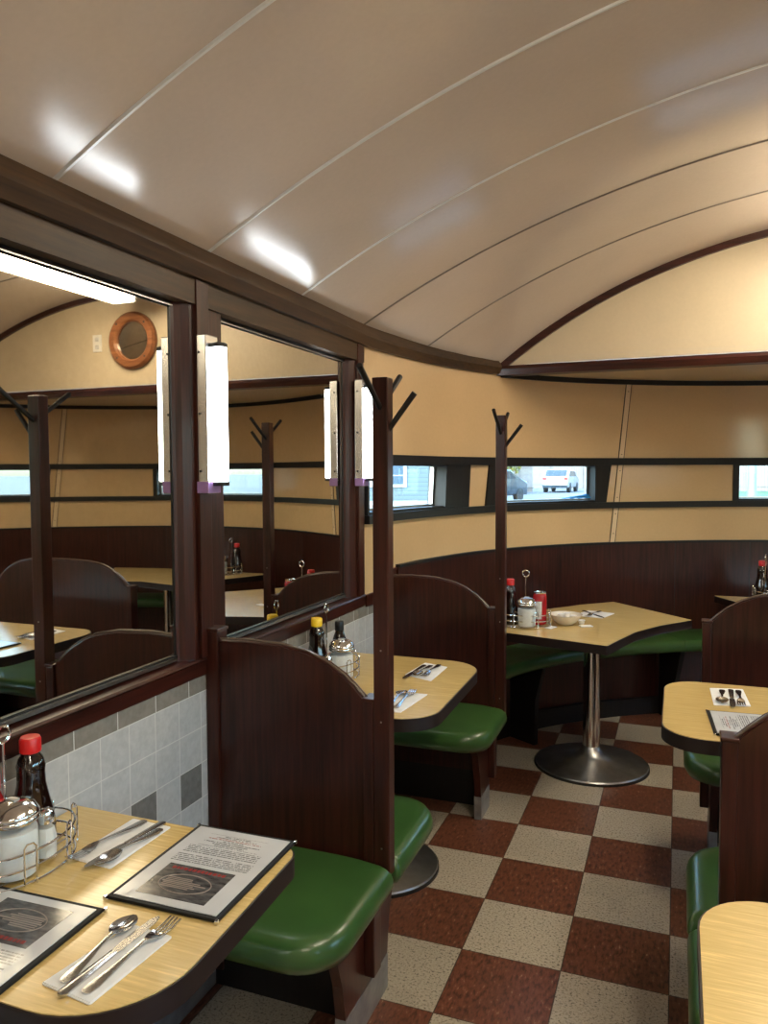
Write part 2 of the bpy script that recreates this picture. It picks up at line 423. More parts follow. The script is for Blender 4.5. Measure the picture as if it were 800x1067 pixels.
# window frames and panes (frame rings follow the curve)
def win(n, ga, gb, gat, gbt, fa, fb, fat, fbt):
    bm = BM(); d0, d1 = -.10, .012
    cbox(bm, fa, ga, d0, d1, ZR0, ZR1, fat, gat, .03); cbox(bm, gb, fb, d0, d1, ZR0, ZR1, gbt, fbt, .03)
    cbox(bm, ga, gb, -.10, .005, ZR0, ZR0+.012); cbox(bm, gat, gbt, -.10, .005, ZR1-.008, ZR1)
    o = struct('window_%d' % n, bm, 'wood_black')
    bm = BM(); cbox(bm, ga, gb, -.075, -.071, ZR0, ZR1, gat, gbt); obj('pane', bm, 'pane', o)
    bm = BM(); cbox(bm, ga, gb, -.082, -.060, ZR0+.011, ZR0+.022); cbox(bm, gb-.014, gb, -.082, -.060, ZR0+.02, ZR1-.012, gbt-.014, gbt, .02); obj('sash_rail', bm, 'steel', o)
    return o
W = [(w1a, w1b, w1a, w1bt, w1a-.02, p1a, w1a-.02, p1at), (w2a, w2b, w2at, w2b, p1b, p2a, p1bt, p2at), (w3a, mir(w3a), w3a, mir(w3a), p2b, mir(p2b), p2bt, mir(p2bt))]
for i, w in enumerate(W): win(i+1, *w)
for i, w in enumerate(W[:2]):
    ga, gb, gat, gbt, fa, fb, fat, fbt = w
    win(4+i, mir(gb), mir(ga), mir(gbt), mir(gat), mir(fb), mir(fa), mir(fbt), mir(fat))
for i, (a, b) in enumerate(rw):
    bm = BM(); cbox(bm, a, a+.04, -.1, .01, 1.15, 2.06); cbox(bm, b-.04, b, -.1, .01, 1.15, 2.06); cbox(bm, a+.04, b-.04, -.1, .01, 1.15, 1.19); cbox(bm, a+.04, b-.04, -.1, .01, 2.02, 2.06)
    o = struct('window_%d' % (6+i), bm, 'wood_black'); bm = BM(); cbox(bm, a+.04, b-.04, -.07, -.066, 1.19, 2.02); obj('pane', bm, 'pane', o)

# rails on the curved wall
TS = s_at(WX, 3.045)
bm = BM(); cbox(bm, TS, R0, 0, .022, ZR1-.002, 1.578); struct('trim_1', bm, 'wood_black', smooth=True)
bm = BM(); cbox(bm, TS, R0, 0, .026, 1.275, ZR0); struct('trim_2', bm, 'wood_black', smooth=True)
bm = BM(); cbox(bm, s_at(-.93, 4.25), mir(s_at(-.93, 4.25)), 0, .02, 2.022, 2.052); struct('trim_3', bm, 'wood_black', smooth=True)
def seam(a, at, n):
    bm = BM(); cbox(bm, a, a+.03, 0, .006, 1.067, 2.025, at, at+.03, .02)
    o = struct('trim_%d' % n, bm, 'batten')
    bm = BM(); cbox(bm, a-.004, a, 0, .004, 1.067, 2.025, at-.004, at, .02); obj('joint_line', bm, 'tan_dark', o)
    bm = BM(); cbox(bm, a+.030, a+.036, 0, .004, 1.067, 2.025, at+.03, at+.036, .02); obj('joint_line', bm, 'tan_dark', o)
    for z in (1.12, 1.24, 1.34, 1.50, 1.60, 1.98):
        t = (z-1.067)/.958; p = pos(a+(at-a)*t+.015, .007); bm = BM(); lathe(bm, [(.004, -.002), (.004, .002)], 8, (p.x, p.y, z)); obj('screw_head', bm, 'tan_dark', o)
s1, s2 = s_at(-.372, 4.84), s_at(-.297, 4.90)
seam(s1, s2, 4); seam(mir(s1)-.03, mir(s2)-.03, 5)

# ceiling: a barrel whose panels run between cross seams
def xleft(y):
    if y <= 3.05: return WX
    c = [p for p in path if p.x < XC]
    return min(c, key=lambda p: abs(p.y-y)).x if y < 5.3 else XC
SEAMS = [1.316+.5785*k for k in range(-7, 5)]; SEAMS = [y for y in SEAMS if YB < y < 4.1]
def prof(y):
    t = max(0, min(1, (y-3.05)/1.2)); xl = xleft(y); zl = 2.125-.035*t; ap = 2.698+.017*t
    hc = XC-xl; sg = ap-zl; R = (hc*hc+sg*sg)/(2*sg); return xl, ap, R, hc
def ceil_pt(y, u, dz=0.):                # u from -1 (left eave) to 1 (right eave)
    xl, ap, R, hc = prof(y); a = math.asin(hc/R)*u
    return (XC+(R-dz)*math.sin(a), y, ap-R+(R-dz)*math.cos(a))
ys = sorted(SEAMS+[YB, YL]); rows = []
bm = BM()
for a, b in zip(ys[:-1], ys[1:]):
    grid = []
    for i in range(9):
        t = i/8; y = a+(b-a)*t
        grid.append([bm.verts.new(ceil_pt(y, -1+2*k/64, .005*math.sin(PI*t)*math.cos(PI/2*(-1+2*k/64))**.5 if 0 < k < 64 else 0)) for k in range(65)])
    for r0, r1 in zip(grid[:-1], grid[1:]):
        for k in range(64): bm.faces.new((r0[k], r0[k+1], r1[k+1], r1[k]))
ceiling = struct('ceiling', bm, 'ceiling', smooth=True)
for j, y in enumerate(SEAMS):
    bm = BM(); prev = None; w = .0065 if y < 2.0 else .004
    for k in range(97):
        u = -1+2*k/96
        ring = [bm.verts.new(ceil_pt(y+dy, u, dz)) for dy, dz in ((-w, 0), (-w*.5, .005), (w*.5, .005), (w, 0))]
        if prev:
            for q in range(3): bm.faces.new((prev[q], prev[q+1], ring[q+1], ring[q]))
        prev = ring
    obj('seam_strip', bm, 'alu' if y < 2.7 else 'seamshade', ceiling, True)  # far strips: same aluminium, with shade put into a darker colour

# lunette: the flat wall that closes the barrel, its beam, arch bead and soffit
xa, _, _ = ceil_pt(YL, -1)
bm = BM()
pts = [(ceil_pt(YL, -1+2*k/64)[0], ceil_pt(YL, -1+2*k/64)[2]) for k in range(65)]
prism(bm, pts, YL, YL+.05, 'Y'); struct('wall_lunette', bm, 'lunette')
bm = BM(); prev = None
for k in range(97):
    u = -1+2*k/96
    c = [ceil_pt(YL, u, dz) for dz in (-.004, .034)]
    ring = [bm.verts.new((c[i][0], y, c[i][2])) for i, y in ((0, YL), (1, YL), (1, YL-.022), (0, YL-.022))]
    if prev:
        for q in range(4): bm.faces.new((prev[q], prev[(q+1) % 4], ring[(q+1) % 4], ring[q]))
    prev = ring
struct('trim_6', bm, 'wood_x')
bm = BM(); prism(bm, [(YL-.03, 2.030), (YL-.038, 2.062), (YL-.025, 2.082), (YL+.05, 2.082), (YL+.05, 2.030)], xa-.03, 2*XC-xa+.03, 'X'); struct('trim_7', bm, 'wood_x')
bm = BM(); sp0, sp1 = s_at(-.93, 4.25), mir(s_at(-.93, 4.25))
v = [bm.verts.new((pos(sp0+(sp1-sp0)*i/80).x, max(YL, pos(sp0+(sp1-sp0)*i/80).y), 2.05)) for i in range(81)]
bm.faces.new(v); struct('trim_8', bm, 'lunette')

# crown moulding: runs on the left wall, then round the corner to the beam
def sweep(bm, stations, section):        # stations: (point, inward normal); section: (offset, z)
    prev = None
    for p, n in stations:
        ring = [bm.verts.new((p.x+n.x*o, p.y+n.y*o, z)) for o, z in section]
        if prev:
            m = len(ring)
            for k in range(m): bm.faces.new((prev[k], prev[(k+1) % m], ring[(k+1) % m], ring[k]))
        else: bm.faces.new(ring[::-1])
        prev = ring
    bm.faces.new(prev)
st = [(Vector((WX, YB)), Vector((1, 0))), (Vector((WX, 2.7)), Vector((1, 0)))]
s = .02
while s < s_at(-.93, 4.25):
    p = pos(s); st.append((p, (pos(s, 1)-p).normalized())); s += .05
bm = BM(); sweep(bm, st, [(-.02, 2.035), (.022, 2.035), (.030, 2.052), (.040, 2.070), (.036, 2.088), (.020, 2.104), (.012, 2.124), (-.02, 2.14)]); struct('trim_9', bm, 'crown', smooth=True)

# mirror wall woodwork: fascia, mullions and sill board
bm = BM(); box(bm, WX-.05, WX+.006, YB, 3.05, 1.965, 2.04); struct('trim_10', bm, 'crown')
bm = BM(); box(bm, WX-.05, WX+.004, YB, 3.05, .922, .966); prism(bm, [(WX-.045, .960), (WX+.004, .960), (WX+.008, .966), (WX+.005, .972), (WX-.045, .976)], YB, 3.05, 'Y'); struct('trim_11', bm, 'wood_y')
def mullion(y0, y1, n):
    bm = BM(); prism(bm, [(WX-.05, y0-.032), (WX-.034, y0-.032), (WX-.029, y0-.024), (WX-.016, y0-.012), (WX-.004, y0+.012), (WX-.002, y0+.020), (WX-.002, y1), (WX-.05, y1)], .968, 1.97); o = struct('trim_%d' % n, bm, 'wood_z')
    bm = BM(); ym = y0+.056; box(bm, WX-.003, WX+.0105, ym-.028, ym+.030, .974, 2.034, .002); obj('cover_strip', bm, 'wood_z', o); return o
mullion(1.795, 1.962, 12); mullion(2.945, 3.05, 13); mullion(.30, .52, 14); mullion(-.95, -.75, 15)
TB = s_at(-1.235, 3.3)
bm = BM(); cbox(bm, s_at(WX, 3.045), TB, 0, .012, .918, .968); struct('trim_16', bm, 'wood_y')
bm = BM(); cbox(bm, s_at(WX, 2.99), TB, 0, .004, 0, .93); struct('wall_left', bm, 'tile')
# baseboards
bm = BM(); box(bm, WX, WX+.012, YB, 3.0, 0, .1); struct('baseboard_left', bm, 'kick')

def wall_mirror(y0, y1, label):
    t = thing('wall_mirror', label, 'mirror', (WX-.037, y0, .985), 0, 'mirrors set in the left wall panelling')
    L = y1-y0; bm = BM(); box(bm, -.008, 0, 0, L, 0, .98); obj('mirror_glass', bm, 'mirror', t)
    bm = BM()
    for a in ((0, .006, 0, L, 0, .010), (0, .006, 0, L, .970, .98), (0, .004, 0, .006, 0, .98), (0, .003, L-.006, L, 0, .98)): box(bm, *a)
    obj('mirror_bead', bm, 'black', t)
    bm = BM(); box(bm, .006, .010, 0, L, .966, .970); obj('bright_edge', bm, 'steel', t)
    bm = BM(); box(bm, .006, .014, .01, L-.01, -.004, .004); obj('bright_edge', bm, 'steel', t)
    return t
wall_mirror(.52, 1.764, 'wall mirror on the left nearest the camera, above the grey tiles')
wall_mirror(1.962, 2.914, 'narrower wall mirror between the two lit tube lamps')

# tube lamps on the mullions
def tube_lamp(y, label):
    t = thing('tube_lamp', label, 'lamp', (WX+.002, y, 1.440), 0, 'upright fluorescent lamps between the mirrors')
    bm = BM(); box(bm, 0, .036, -.030, .030, 0, .442, .003); obj('lamp_housing', bm, 'housing', t)
    bm = BM(); box(bm, .001, .0375, -.0312, .0312, .002, .034); o = obj('tape', bm, 'tape', t); o['label'] = 'purple tape wrapped round the foot of the housing'
    bm = BM(); lathe(bm, [(.021, 0), (.021, .372)], 20, (.053, .010, .036)); obj('fluorescent_tube', bm, 'tube', t, True)
    for z in (.022, .408):
        bm = BM(); lathe(bm, [(.023, 0), (.023, .010), (.019, .013)], 20, (.053, .010, z)); box(bm, .035, .053, .000, .020, z, z+.013); obj('tube_socket', bm, 'black', t, True)
    for z in (.06, .22, .39):
        bm = BM(); box(bm, .010, .016, -.0325, -.029, z, z+.006); obj('screw', bm, 'black', t)
    return t
tube_lamp(1.853, 'upright lit tube lamp between the two front mirrors')
tube_lamp(2.978, 'upright lit tube lamp partly hidden behind the coat post')

# ceiling lights (the photo shows one in the mirror)
def ceiling_light(x, y, label):
    z = 2.640; t = thing('ceiling_light', label, 'lamp', (x, y, z), 0, 'long ceiling lights')
    bm = BM(); box(bm, -.10, .10, -.62, .62, -.004, .050); obj('light_tray', bm, 'cream', t)
    bm = BM(); prism(bm, [(-.095, -.004), (-.08, -.060), (.08, -.060), (.095, -.004)], -.61, .61, 'Y'); obj('diffuser', bm, 'diffuser', t)
    for s in (-1, 1):
        bm = BM(); prism(bm, [(-.098, -.002), (-.083, -.064), (.083, -.064), (.098, -.002)], s*.61, s*.625, 'Y'); obj('end_cap', bm, 'cream', t)
    return t
ceiling_light(.70, 3.40, 'long lit ceiling light shown in the near mirror')
ceiling_light(.74, 1.05, 'long ceiling light over the middle booths, out of view')
ceiling_light(.74, -1.2, 'long ceiling light behind the viewer')

# lunette fittings (seen in the near mirror)
t = thing('porthole_mirror', 'round wooden-framed porthole on the cream end wall, seen in the mirror', 'porthole', (.82, YL-.001, 2.385))
bm = BM(); prev = None
N = 40
sec = [(.125, 0), (.125, -.02), (.138, -.034), (.175, -.034), (.190, -.02), (.192, 0)]
rings = [[bm.verts.new((r*math.cos(2*PI*i/N), y, r*math.sin(2*PI*i/N))) for r, y in sec] for i in range(N)]
for i in range(N):
    A, B = rings[i], rings[(i+1) % N]
    for k in range(6): bm.faces.new((A[k], A[(k+1) % 6], B[(k+1) % 6], B[k]))
M['copperwood'] = wood('orange_brown_ring_wood', (.16, .055, .022), (.30, .12, .05), 'X', .3)
obj('porthole_frame', bm, 'copperwood', t, True)
bm = BM(); bm.faces.new([bm.verts.new((.128*math.cos(2*PI*i/N), -.006, .128*math.sin(2*PI*i/N))) for i in range(N)]); obj('porthole_glass', bm, 'mirror', t)
for a in (45, 135, 225, 315):
    bm = BM(); x, z = .158*math.cos(math.radians(a)), .158*math.sin(math.radians(a)); box(bm, x-.006, x+.006, -.038, -.033, z-.006, z+.006, .002); obj('screw_head', bm, 'black', t)
t = thing('wall_outlet', 'small cream outlet plate beside the porthole, seen in the mirror', 'outlet', (1.12, YL-.001, 2.385))
bm = BM(); box(bm, -.036, .036, -.008, 0, -.058, .058, .003); obj('cover_plate', bm, 'cream', t)
for z in (-.026, .026):
    bm = BM(); box(bm, -.016, .016, -.0105, -.007, z-.014, z+.014, .002); obj('socket', bm, 'label', t)

# ------------------------------------------------------------------ booth dividers
ARC = [(0, .893), (.028, .921), (.060, .949), (.113, .981), (.167, 1.002), (.244, 1.016), (.36, 1.021)]
def seat_bm(x0, x1, y0, y1, round_l, round_r, z=.462, th=.085):
    # y0 is the front edge (rounded corners), y1 the back against the divider; a plump bullnose edge
    bm = BM(); e = .040; sg = 1 if y1 > y0 else -1; prev = None; first = None
    lv = [(e*.9, 0), (e*.30, .006), (.0, th*.36), (0, th*.55), (e*.10, th*.74), (e*.34, th*.90), (e*.72, th*.975), (e*1.25, th), (e*2.2, th+.004), (e*3.6, th+.006)]
    for d, h in lv:
        bl = d if round_l else min(d, .012); br = d if round_r else min(d, .012); bk = min(d, .014)
        P = [(x0+bl, y0+sg*d), (x1-br, y0+sg*d), (x1-br, y1-sg*bk), (x0+bl, y1-sg*bk)]
        P = roundpoly(P, [max(.012, .125-d*.8) if round_l else .012, max(.012, .125-d*.8) if round_r else .012, .012, .012], 9)
        ring = [bm.verts.new((p[0], p[1], z-th+h)) for p in P]; n = len(ring)
        if prev:
            for k in range(n): bm.faces.new((prev[k], prev[(k+1) % n], ring[(k+1) % n], ring[k]))
        else: first = ring
        prev = ring
    bm.faces.new(first[::-1]); bm.faces.new(prev); return bm
def divider(name, label, left, xs, y, seats, group):
    """one divider with its back panel, stiles, end boards, kick plates and seats; xs = aisle stile outer x list"""
    t = thing(name, label, 'booth bench', (0, 0, 0), 0, group)
    if left:
        x0, x1 = WX+.003, -.772
        top = [(x1-d, z) for d, z in ARC]+[(x0, 1.015)]; poly = [(x1, .16)]+top+[(x0, .16)]
        stiles = [(-.772, -.742, .893, .14, 1), (WX+.002, WX+.042, 1.047, .05, 1)]; boards = [-.80]
    else:
        x0, x1 = .132, 1.040
        top = [(x0+d, z) for d, z in ARC]+[(x1-d, z) for d, z in ARC[::-1]]; poly = [(x0, .16)]+top+[(x1, .16)]
        stiles = [(.100, .134, .893, .14, 1), (1.038, 1.072, .893, .14, 1)]; boards = [.132, 1.012]
    bm = BM(); prism(bm, poly, y+.008, y+.036, 'Y'); obj('back_panel', bm, 'wood_z', t)
    bm = BM(); tube(bm, [(px, y+.022, pz+.001) for px, pz in top], .0095, 8); obj('panel_cap', bm, 'wood_x', t, True)
    bm = BM(); tube(bm, [(px, y+.016, pz+.0082) for px, pz in top], .0032, 6); obj('worn_edge_highlight', bm, 'rim', t, True)  # pale bead: edge wear plus a highlight put into its colour
    for a, b, zt, zb, _ in stiles:
        bm = BM(); box(bm, a, b, y, y+.052, zb, zt, .004); obj('stile', bm, 'wood_z', t)
        bm = BM(); box(bm, a-.003, b+.003, y-.003, y+.055, zt-.002, zt+.008, .003); obj('stile_cap', bm, 'wood_x', t)
    for side in seats:                   # -1 seat towards the camera, +1 seat on the far side
        yf, yb = (y-.40, y+.006) if side < 0 else (y+.45, y+.040)
        if left:
            bm = seat_bm(WX+.004, -.685, yf, yb, False, True)
        else: bm = seat_bm(.035, 1.137, yf, yb, True, True)
        obj('seat', bm, 'vinyl', t, True, 75)
        for bx in boards:
            f = lambda d: y+.026+side*d
            pr = [(f(0), .10), (f(.150), .10), (f(.168), .20), (f(.205), .30), (f(.275), .381), (f(0), .381)]
            bm = BM(); prism(bm, pr, bx, bx+.028, 'X'); obj('end_board', bm, 'wood_z', t)
            bm = BM(); prism(bm, [(f(0), 0), (f(.150), 0), (f(.150), .10), (f(0), .10)], bx-.002, bx+.030, 'X'); obj('kick_plate', bm, 'kick', t)
    bm = BM(); box(bm, x0+.01, x1-.01, y+.01, y+.034, 0, .16); obj('base_board', bm, 'wood_black', t)
    return t
divider('booth_divider', 'tall curved-top wooden divider at the left wall behind the menu table, green seats both sides', True, None, 1.85, (-1, 1), 'booth dividers')
divider('booth_divider', 'left-wall divider with green seat, in front of the curved bench', True, None, 3.29, (-1,), 'booth dividers')
divider('booth_divider', 'round-shouldered wooden divider at right edge, nearer of the two', False, None, 1.85, (-1, 1), 'booth dividers')
divider('booth_divider', 'round-shouldered wooden divider at right, behind the table with the menu', False, None, 3.29, (-1,), 'booth dividers')

def coat_post(y, label):
    t = thing('coat_post', label, 'coat rack', (-.719, y+.021, 0), 0, 'coat posts on the booth dividers')
    bm = BM(); box(bm, -.0215, .0215, -.021, .021, .425, 1.742, .003); obj('post', bm, 'wood_z', t)
    for a, b in (((.015, 0, 1.606), (.088, 0, 1.700)), ((0, -.012, 1.660), (0, -.155, 1.755)), ((0, .012, 1.680), (0, .135, 1.760))):
        bm = BM(); tube(bm, [a, b], [.0072, .0078], 10); o = obj('peg', bm, 'wood_black', t, True)
    for z in (.50, .84, 1.03):
        bm = BM(); box(bm, -.002, .002, -.0225, -.0205, z, z+.004); obj('screw', bm, 'steel', t)
    return t
coat_post(1.85, 'dark square coat post with pegs on the nearer left divider')
coat_post(3.29, 'dark square coat post with pegs in front of the curved bench')

# ------------------------------------------------------------------ curved bench round the end
t = thing('curved_bench', 'green-cushioned bench with dark panelled back following the rounded end wall', 'bench', (0, 0, 0))
b0 = s_at(-1.235, 3.36); b1 = mir(b0)
bm = BM(); cbox(bm, b0, b1, .001, .016, .10, 1.055, None, None, .04); obj('backrest', bm, 'wood_z', t, True)
bm = BM(); cbox(bm, b0, b1, .001, .026, 1.055, 1.068, None, None, .04); obj('back_cap', bm, 'wood_black', t, True)
cuts = [b0, s_at(-.90, 4.29), s_at(-.10, 5.03), mir(s_at(-.10, 5.03)), mir(s_at(-.90, 4.29)), b1]
for a, b in zip(cuts[:-1], cuts[1:]):
    bm = BM(); cbox(bm, a+.002, b-.002, .017, .315, .440, .512, None, None, .04, .028); obj('seat_cushion', bm, 'vinyl', t, True, 50)
for c in cuts[1:-1]:
    bm = BM(); p = [pos(c, .05), pos(c, .23), pos(c, .29)]
    d = (pos(c+.01)-pos(c-.01)).normalized()*.014
    vs = []
    for sg in (-1, 1):
        vs.append([bm.verts.new((q.x+sg*d.x, q.y+sg*d.y, z)) for q, z in ((p[0], 0), (p[1], 0), (pos(c, .235), .25), (p[2], .439), (p[0], .439))])
    bm.faces.new(vs[0][::-1]); bm.faces.new(vs[1])
    for k in range(5): bm.faces.new((vs[0][k], vs[0][(k+1) % 5], vs[1][(k+1) % 5], vs[1][k]))
    obj('bench_bracket', bm, 'wood_black', t)
bm = BM(); cbox(bm, b0, b1, .001, .05, 0, .10, None, None, .04); obj('plinth', bm, 'wood_black', t)
joints = [s_at(-.02, 5.075), s_at(.42, 5.27)]
for j in joints+[mir(j) for j in joints]:
    bm = BM(); cbox(bm, j, j+.003, .016, .0175, .52, 1.054); obj('panel_joint', bm, 'black', t)

# ------------------------------------------------------------------ tables
def table(label, poly, radii, bases, group='diner tables', r_base=.235, r_col=.036, zt=.75, th=.042):
    t = thing('diner_table', label, 'table', (0, 0, 0), 0, group)
    P = roundpoly(poly, radii, 10)
    c = Vector((sum(p[0] for p in P)/len(P), sum(p[1] for p in P)/len(P)))
    bm = BM(); prism(bm, P, zt-th, zt-.002, 'Z', .004, 2); obj('edge_band', bm, 'edge', t, True, 50)
    Q = []
    n = len(P)
    for i, p in enumerate(P):             # laminate inset a few millimetres inside the edge band
        a, b = Vector(P[i-1]), Vector(P[(i+1) % n]); d = (b-a).normalized(); q = Vector(p)+Vector((-d.y, d.x))*.0035
        if (q-c).length > (Vector(p)-c).length: q = Vector(p)-Vector((-d.y, d.x))*.0035
        Q.append((q.x, q.y))
    bm = BM(); prism(bm, Q, zt-.006, zt, 'Z'); obj('tabletop', bm, 'laminate', t)
    for bx, by in bases:
        bm = BM(); lathe(bm, [(0, 0), (r_base, 0), (r_base, .012), (r_base*.97, .012)], 48, (bx, by, 0)); obj('base_rim', bm, 'rubber', t, True)
        bm = BM(); lathe(bm, [(r_base*.985, .011), (r_base*.97, .018), (r_base*.62, .034), (r_base*.36, .050), (r_base*.22, .068), (r_col*1.15, .095), (r_col*1.02, .104)], 48, (bx, by, 0)); obj('pedestal_base', bm, 'cast', t, True)
        bm = BM(); lathe(bm, [(r_col, .100), (r_col, zt-th)], 28, (bx, by, 0)); obj('pedestal_column', bm, 'chrome', t, True)
        bm = BM(); box(bm, bx-.13, bx+.13, by-.03, by+.03, zt-th-.014, zt-th, .003); obj('top_bracket', bm, 'rubber', t)
    return t
WXe = WX+.003
table('maple table at the lower left holding two menus and a condiment rack', [(WXe, .784), (-.668, .784), (-.690, 1.338), (WXe, 1.338)], [0, .165, .05, 0], [(-1.0, 1.06)])
table('maple table between the two left dividers, under the narrower mirror', [(WXe, 2.155), (-.683, 2.155), (-.695, 2.912), (WXe, 2.912)], [0, .13, .15, 0], [(-1.05, 2.655)])
wedge = [(-.86, 3.545), (-.272, 3.385), (-.235, 3.52), (-.175, 3.72), (-.075, 3.92), (.078, 4.125), (-.335, 4.56), (-.50, 4.40), (-.67, 4.18), (-.82, 3.90)]
table('wedge-shaped maple table on a chrome pedestal beside the curved bench', wedge, [.02, .008, 0, 0, 0, .008, .008, 0, 0, .02], [(-.395, 3.975)], r_base=.285, r_col=.042)
table('maple table at right with a menu, in front of the farther right divider', [(-.036, 2.28), (1.20, 2.28), (1.20, 2.912), (-.036, 2.912)], [.12, .12, .12, .12], [(.42, 2.6), (.85, 2.6)])
table('bare maple table corner at the lower right edge', [(.040, .82), (1.22, .82), (1.22, 1.446), (.040, 1.446)], [.12, .12, .12, .12], [(.42, 1.13), (.85, 1.13)])
wd2 = [(.55, 4.27), (.88, 4.35), (1.21, 4.27), (1.38, 4.62), (1.60, 4.93), (1.25, 5.0), (.88, 5.03), (.51, 5.0), (.208, 4.99), (.40, 4.62)]
table('far table at right edge, partly hidden by the farther right divider', wd2, [.008, 0, .008, 0, .008, 0, 0, 0, .008, 0], [(.88, 4.66)], r_base=.27, r_col=.042)

# ------------------------------------------------------------------ small things
def menu(label, x, y, rz, lx=.226, ly=.292, group='menus'):
    t = thing('menu', label, 'menu', (x, y, .7515), rz, group)
    bm = BM(); box(bm, -lx/2, lx/2, -ly/2, ly/2, 0, .0055, .0015); obj('menu_cover', bm, 'leather', t)
    bm = BM(); box(bm, -lx/2+.009, lx/2-.009, -ly/2+.009, ly/2-.009, .0050, .0066); sh = obj('menu_sheet', bm, 'sheet', t)
    bm = BM(); box(bm, -.073, .068, -.118, -.012, .0062, .0070); ph = obj('printed_picture', bm, 'photo', t)
    N = 40; bm = BM()
    tube(bm, [(-.003+.052*math.cos(2*PI*i/N), -.070+.030*math.sin(2*PI*i/N), .0070) for i in range(N)], .0011, 6, True); obj('printed_ring', bm, 'ring_ink', ph)
    bm = BM()
    random.seed(3)
    for k in range(7): box(bm, -.046, -.046+random.uniform(.05, .085), -.086+k*.005, -.0835+k*.005, .0069, .0073)
    box(bm, -.050, .040, -.0715, -.0685, .0069, .0074); obj('printed_stripes', bm, 'ring_ink', ph)
    bm = BM(); xx = -.060
    while xx < .05:
        w = random.uniform(.004, .008); box(bm, xx, xx+w, -.028, -.020, .0069, .0073); xx += w+.0025
    obj('printed_letters', bm, 'red_ink', ph)
    bm = BM()
    for sx in (-1, 1):
        for sy in (-1, 1): box(bm, sx*lx/2-.004, sx*lx/2+.001 if sx < 0 else lx/2+.001, sy*ly/2-.004, sy*ly/2+.003, -.0004, .0062, .001)
    obj('corner_piece', bm, 'chrome', t); return t
m1 = menu('plastic-sleeved menu at the aisle end of the lower left table', -.818, 1.198, .02)
dup(m1, (-1.012, .868, .7515), PI+.035, 'plastic-sleeved menu cut by the left edge of the photo')
dup(m1, (.245, 2.445, .7515), PI/2+.06, 'plastic-sleeved menu on the right-hand table behind the wooden divider')
def napkin(label, pts, group='paper napkins'):
    cx = sum(p[0] for p in pts)/4; cy = sum(p[1] for p in pts)/4
    bm = BM(); prism(bm, roundpoly([(p[0]-cx, p[1]-cy) for p in pts], .004, 3), 0, .0018, 'Z')
    o = obj('paper_napkin', bm, 'paper'); tag(o, label, 'napkin', group); o.location = (cx, cy, .7505)
    bm = BM(); q = [Vector((p[0]-cx, p[1]-cy)) for p in pts]; e = [v*.97 for v in q]
    prism(bm, [tuple(e[0]), tuple(e[1]), tuple(e[1].lerp(e[2], .52)), tuple(e[0].lerp(e[3], .50))], .0018, .0030, 'Z'); obj('folded_layer', bm, 'paper', o)
    return o
napkin('white napkin under cutlery at the front of the lower left table', [(-.861, .835), (-.762, .824), (-.750, .998), (-.833, 1.003)])
napkin('white napkin under dark cutlery at the back of the lower left table', [(-1.092, 1.140), (-.992, 1.135), (-.989, 1.318), (-1.090, 1.322)])
napkin('farther napkin on the middle left table, with cutlery', [(-.930, 2.640), (-.815, 2.590), (-.815, 2.800), (-.915, 2.835)])
napkin('nearer napkin on the middle left table, with cutlery', [(-.880, 2.205), (-.795, 2.215), (-.775, 2.430), (-.875, 2.420)])
napkin('napkin with crossed cutlery on the wedge-shaped table', [(-.495, 4.045), (-.350, 4.015), (-.300, 4.170), (-.440, 4.215)])
napkin('napkin with three dark utensils on the right-hand table', [(.117, 2.630), (.226, 2.655), (.217, 2.855), (.112, 2.832)])

def handle_prof(L): return [(0, .004, 0, 0), (.004, .0085, 0, 0), (.020, .0098, 0, -.0006), (.05, .0070, .0015, -.0006), (L-.03, .0034, .006, -.0004), (L, .0032, .008, 0)]
def fork():
    t = thing('fork', 'x', 'fork', (0, 0, 0)); bm = BM(); ribbon(bm, handle_prof(.125)); obj('handle', bm, 'cutlery', t, True, 60)
    bm = BM(); ribbon(bm, [(.124, .0032, .008, 0), (.132, .007, .0075, 0), (.142, .0115, .005, .0012), (.152, .0118, .0035, .0015), (.156, .0118, .0035, .0012)])
    for x in (-.0102, -.0034, .0034, .0102):
        b2 = [bm.verts.new((x+dx, y, z)) for y, z in ((.155, .0025), (.175, .0025), (.196, .0065)) for dx in (-.0017, .0017)]
        b3 = [bm.verts.new((v.co.x, v.co.y, v.co.z+.0022)) for v in b2]
        for k in (0, 2): bm.faces.new((b3[k], b3[k+1], b3[k+3], b3[k+2])); bm.faces.new((b2[k], b2[k+2], b2[k+3], b2[k+1])); bm.faces.new((b2[k], b3[k], b3[k+2], b2[k+2])); bm.faces.new((b2[k+1], b2[k+3], b3[k+3], b3[k+1]))
        bm.faces.new((b2[4], b3[4], b3[5], b2[5])); bm.faces.new((b2[0], b2[1], b3[1], b3[0]))
    obj('fork_head', bm, 'cutlery', t, True, 60); return t
def spoon():
    t = thing('spoon', 'x', 'spoon', (0, 0, 0)); bm = BM(); ribbon(bm, handle_prof(.115)); obj('handle', bm, 'cutlery', t, True, 60)
    bm = BM(); pr = []
    for k in range(13):
        u = k/12; w = .0195*math.sin(PI*min(1, (u*.93+.06)))**.62; pr.append((.114+u*.058, max(.0032, w), .008-.003*u, .006*math.sin(PI*u)))
    ribbon(bm, pr, .0014); obj('spoon_bowl', bm, 'cutlery', t, True, 60); return t
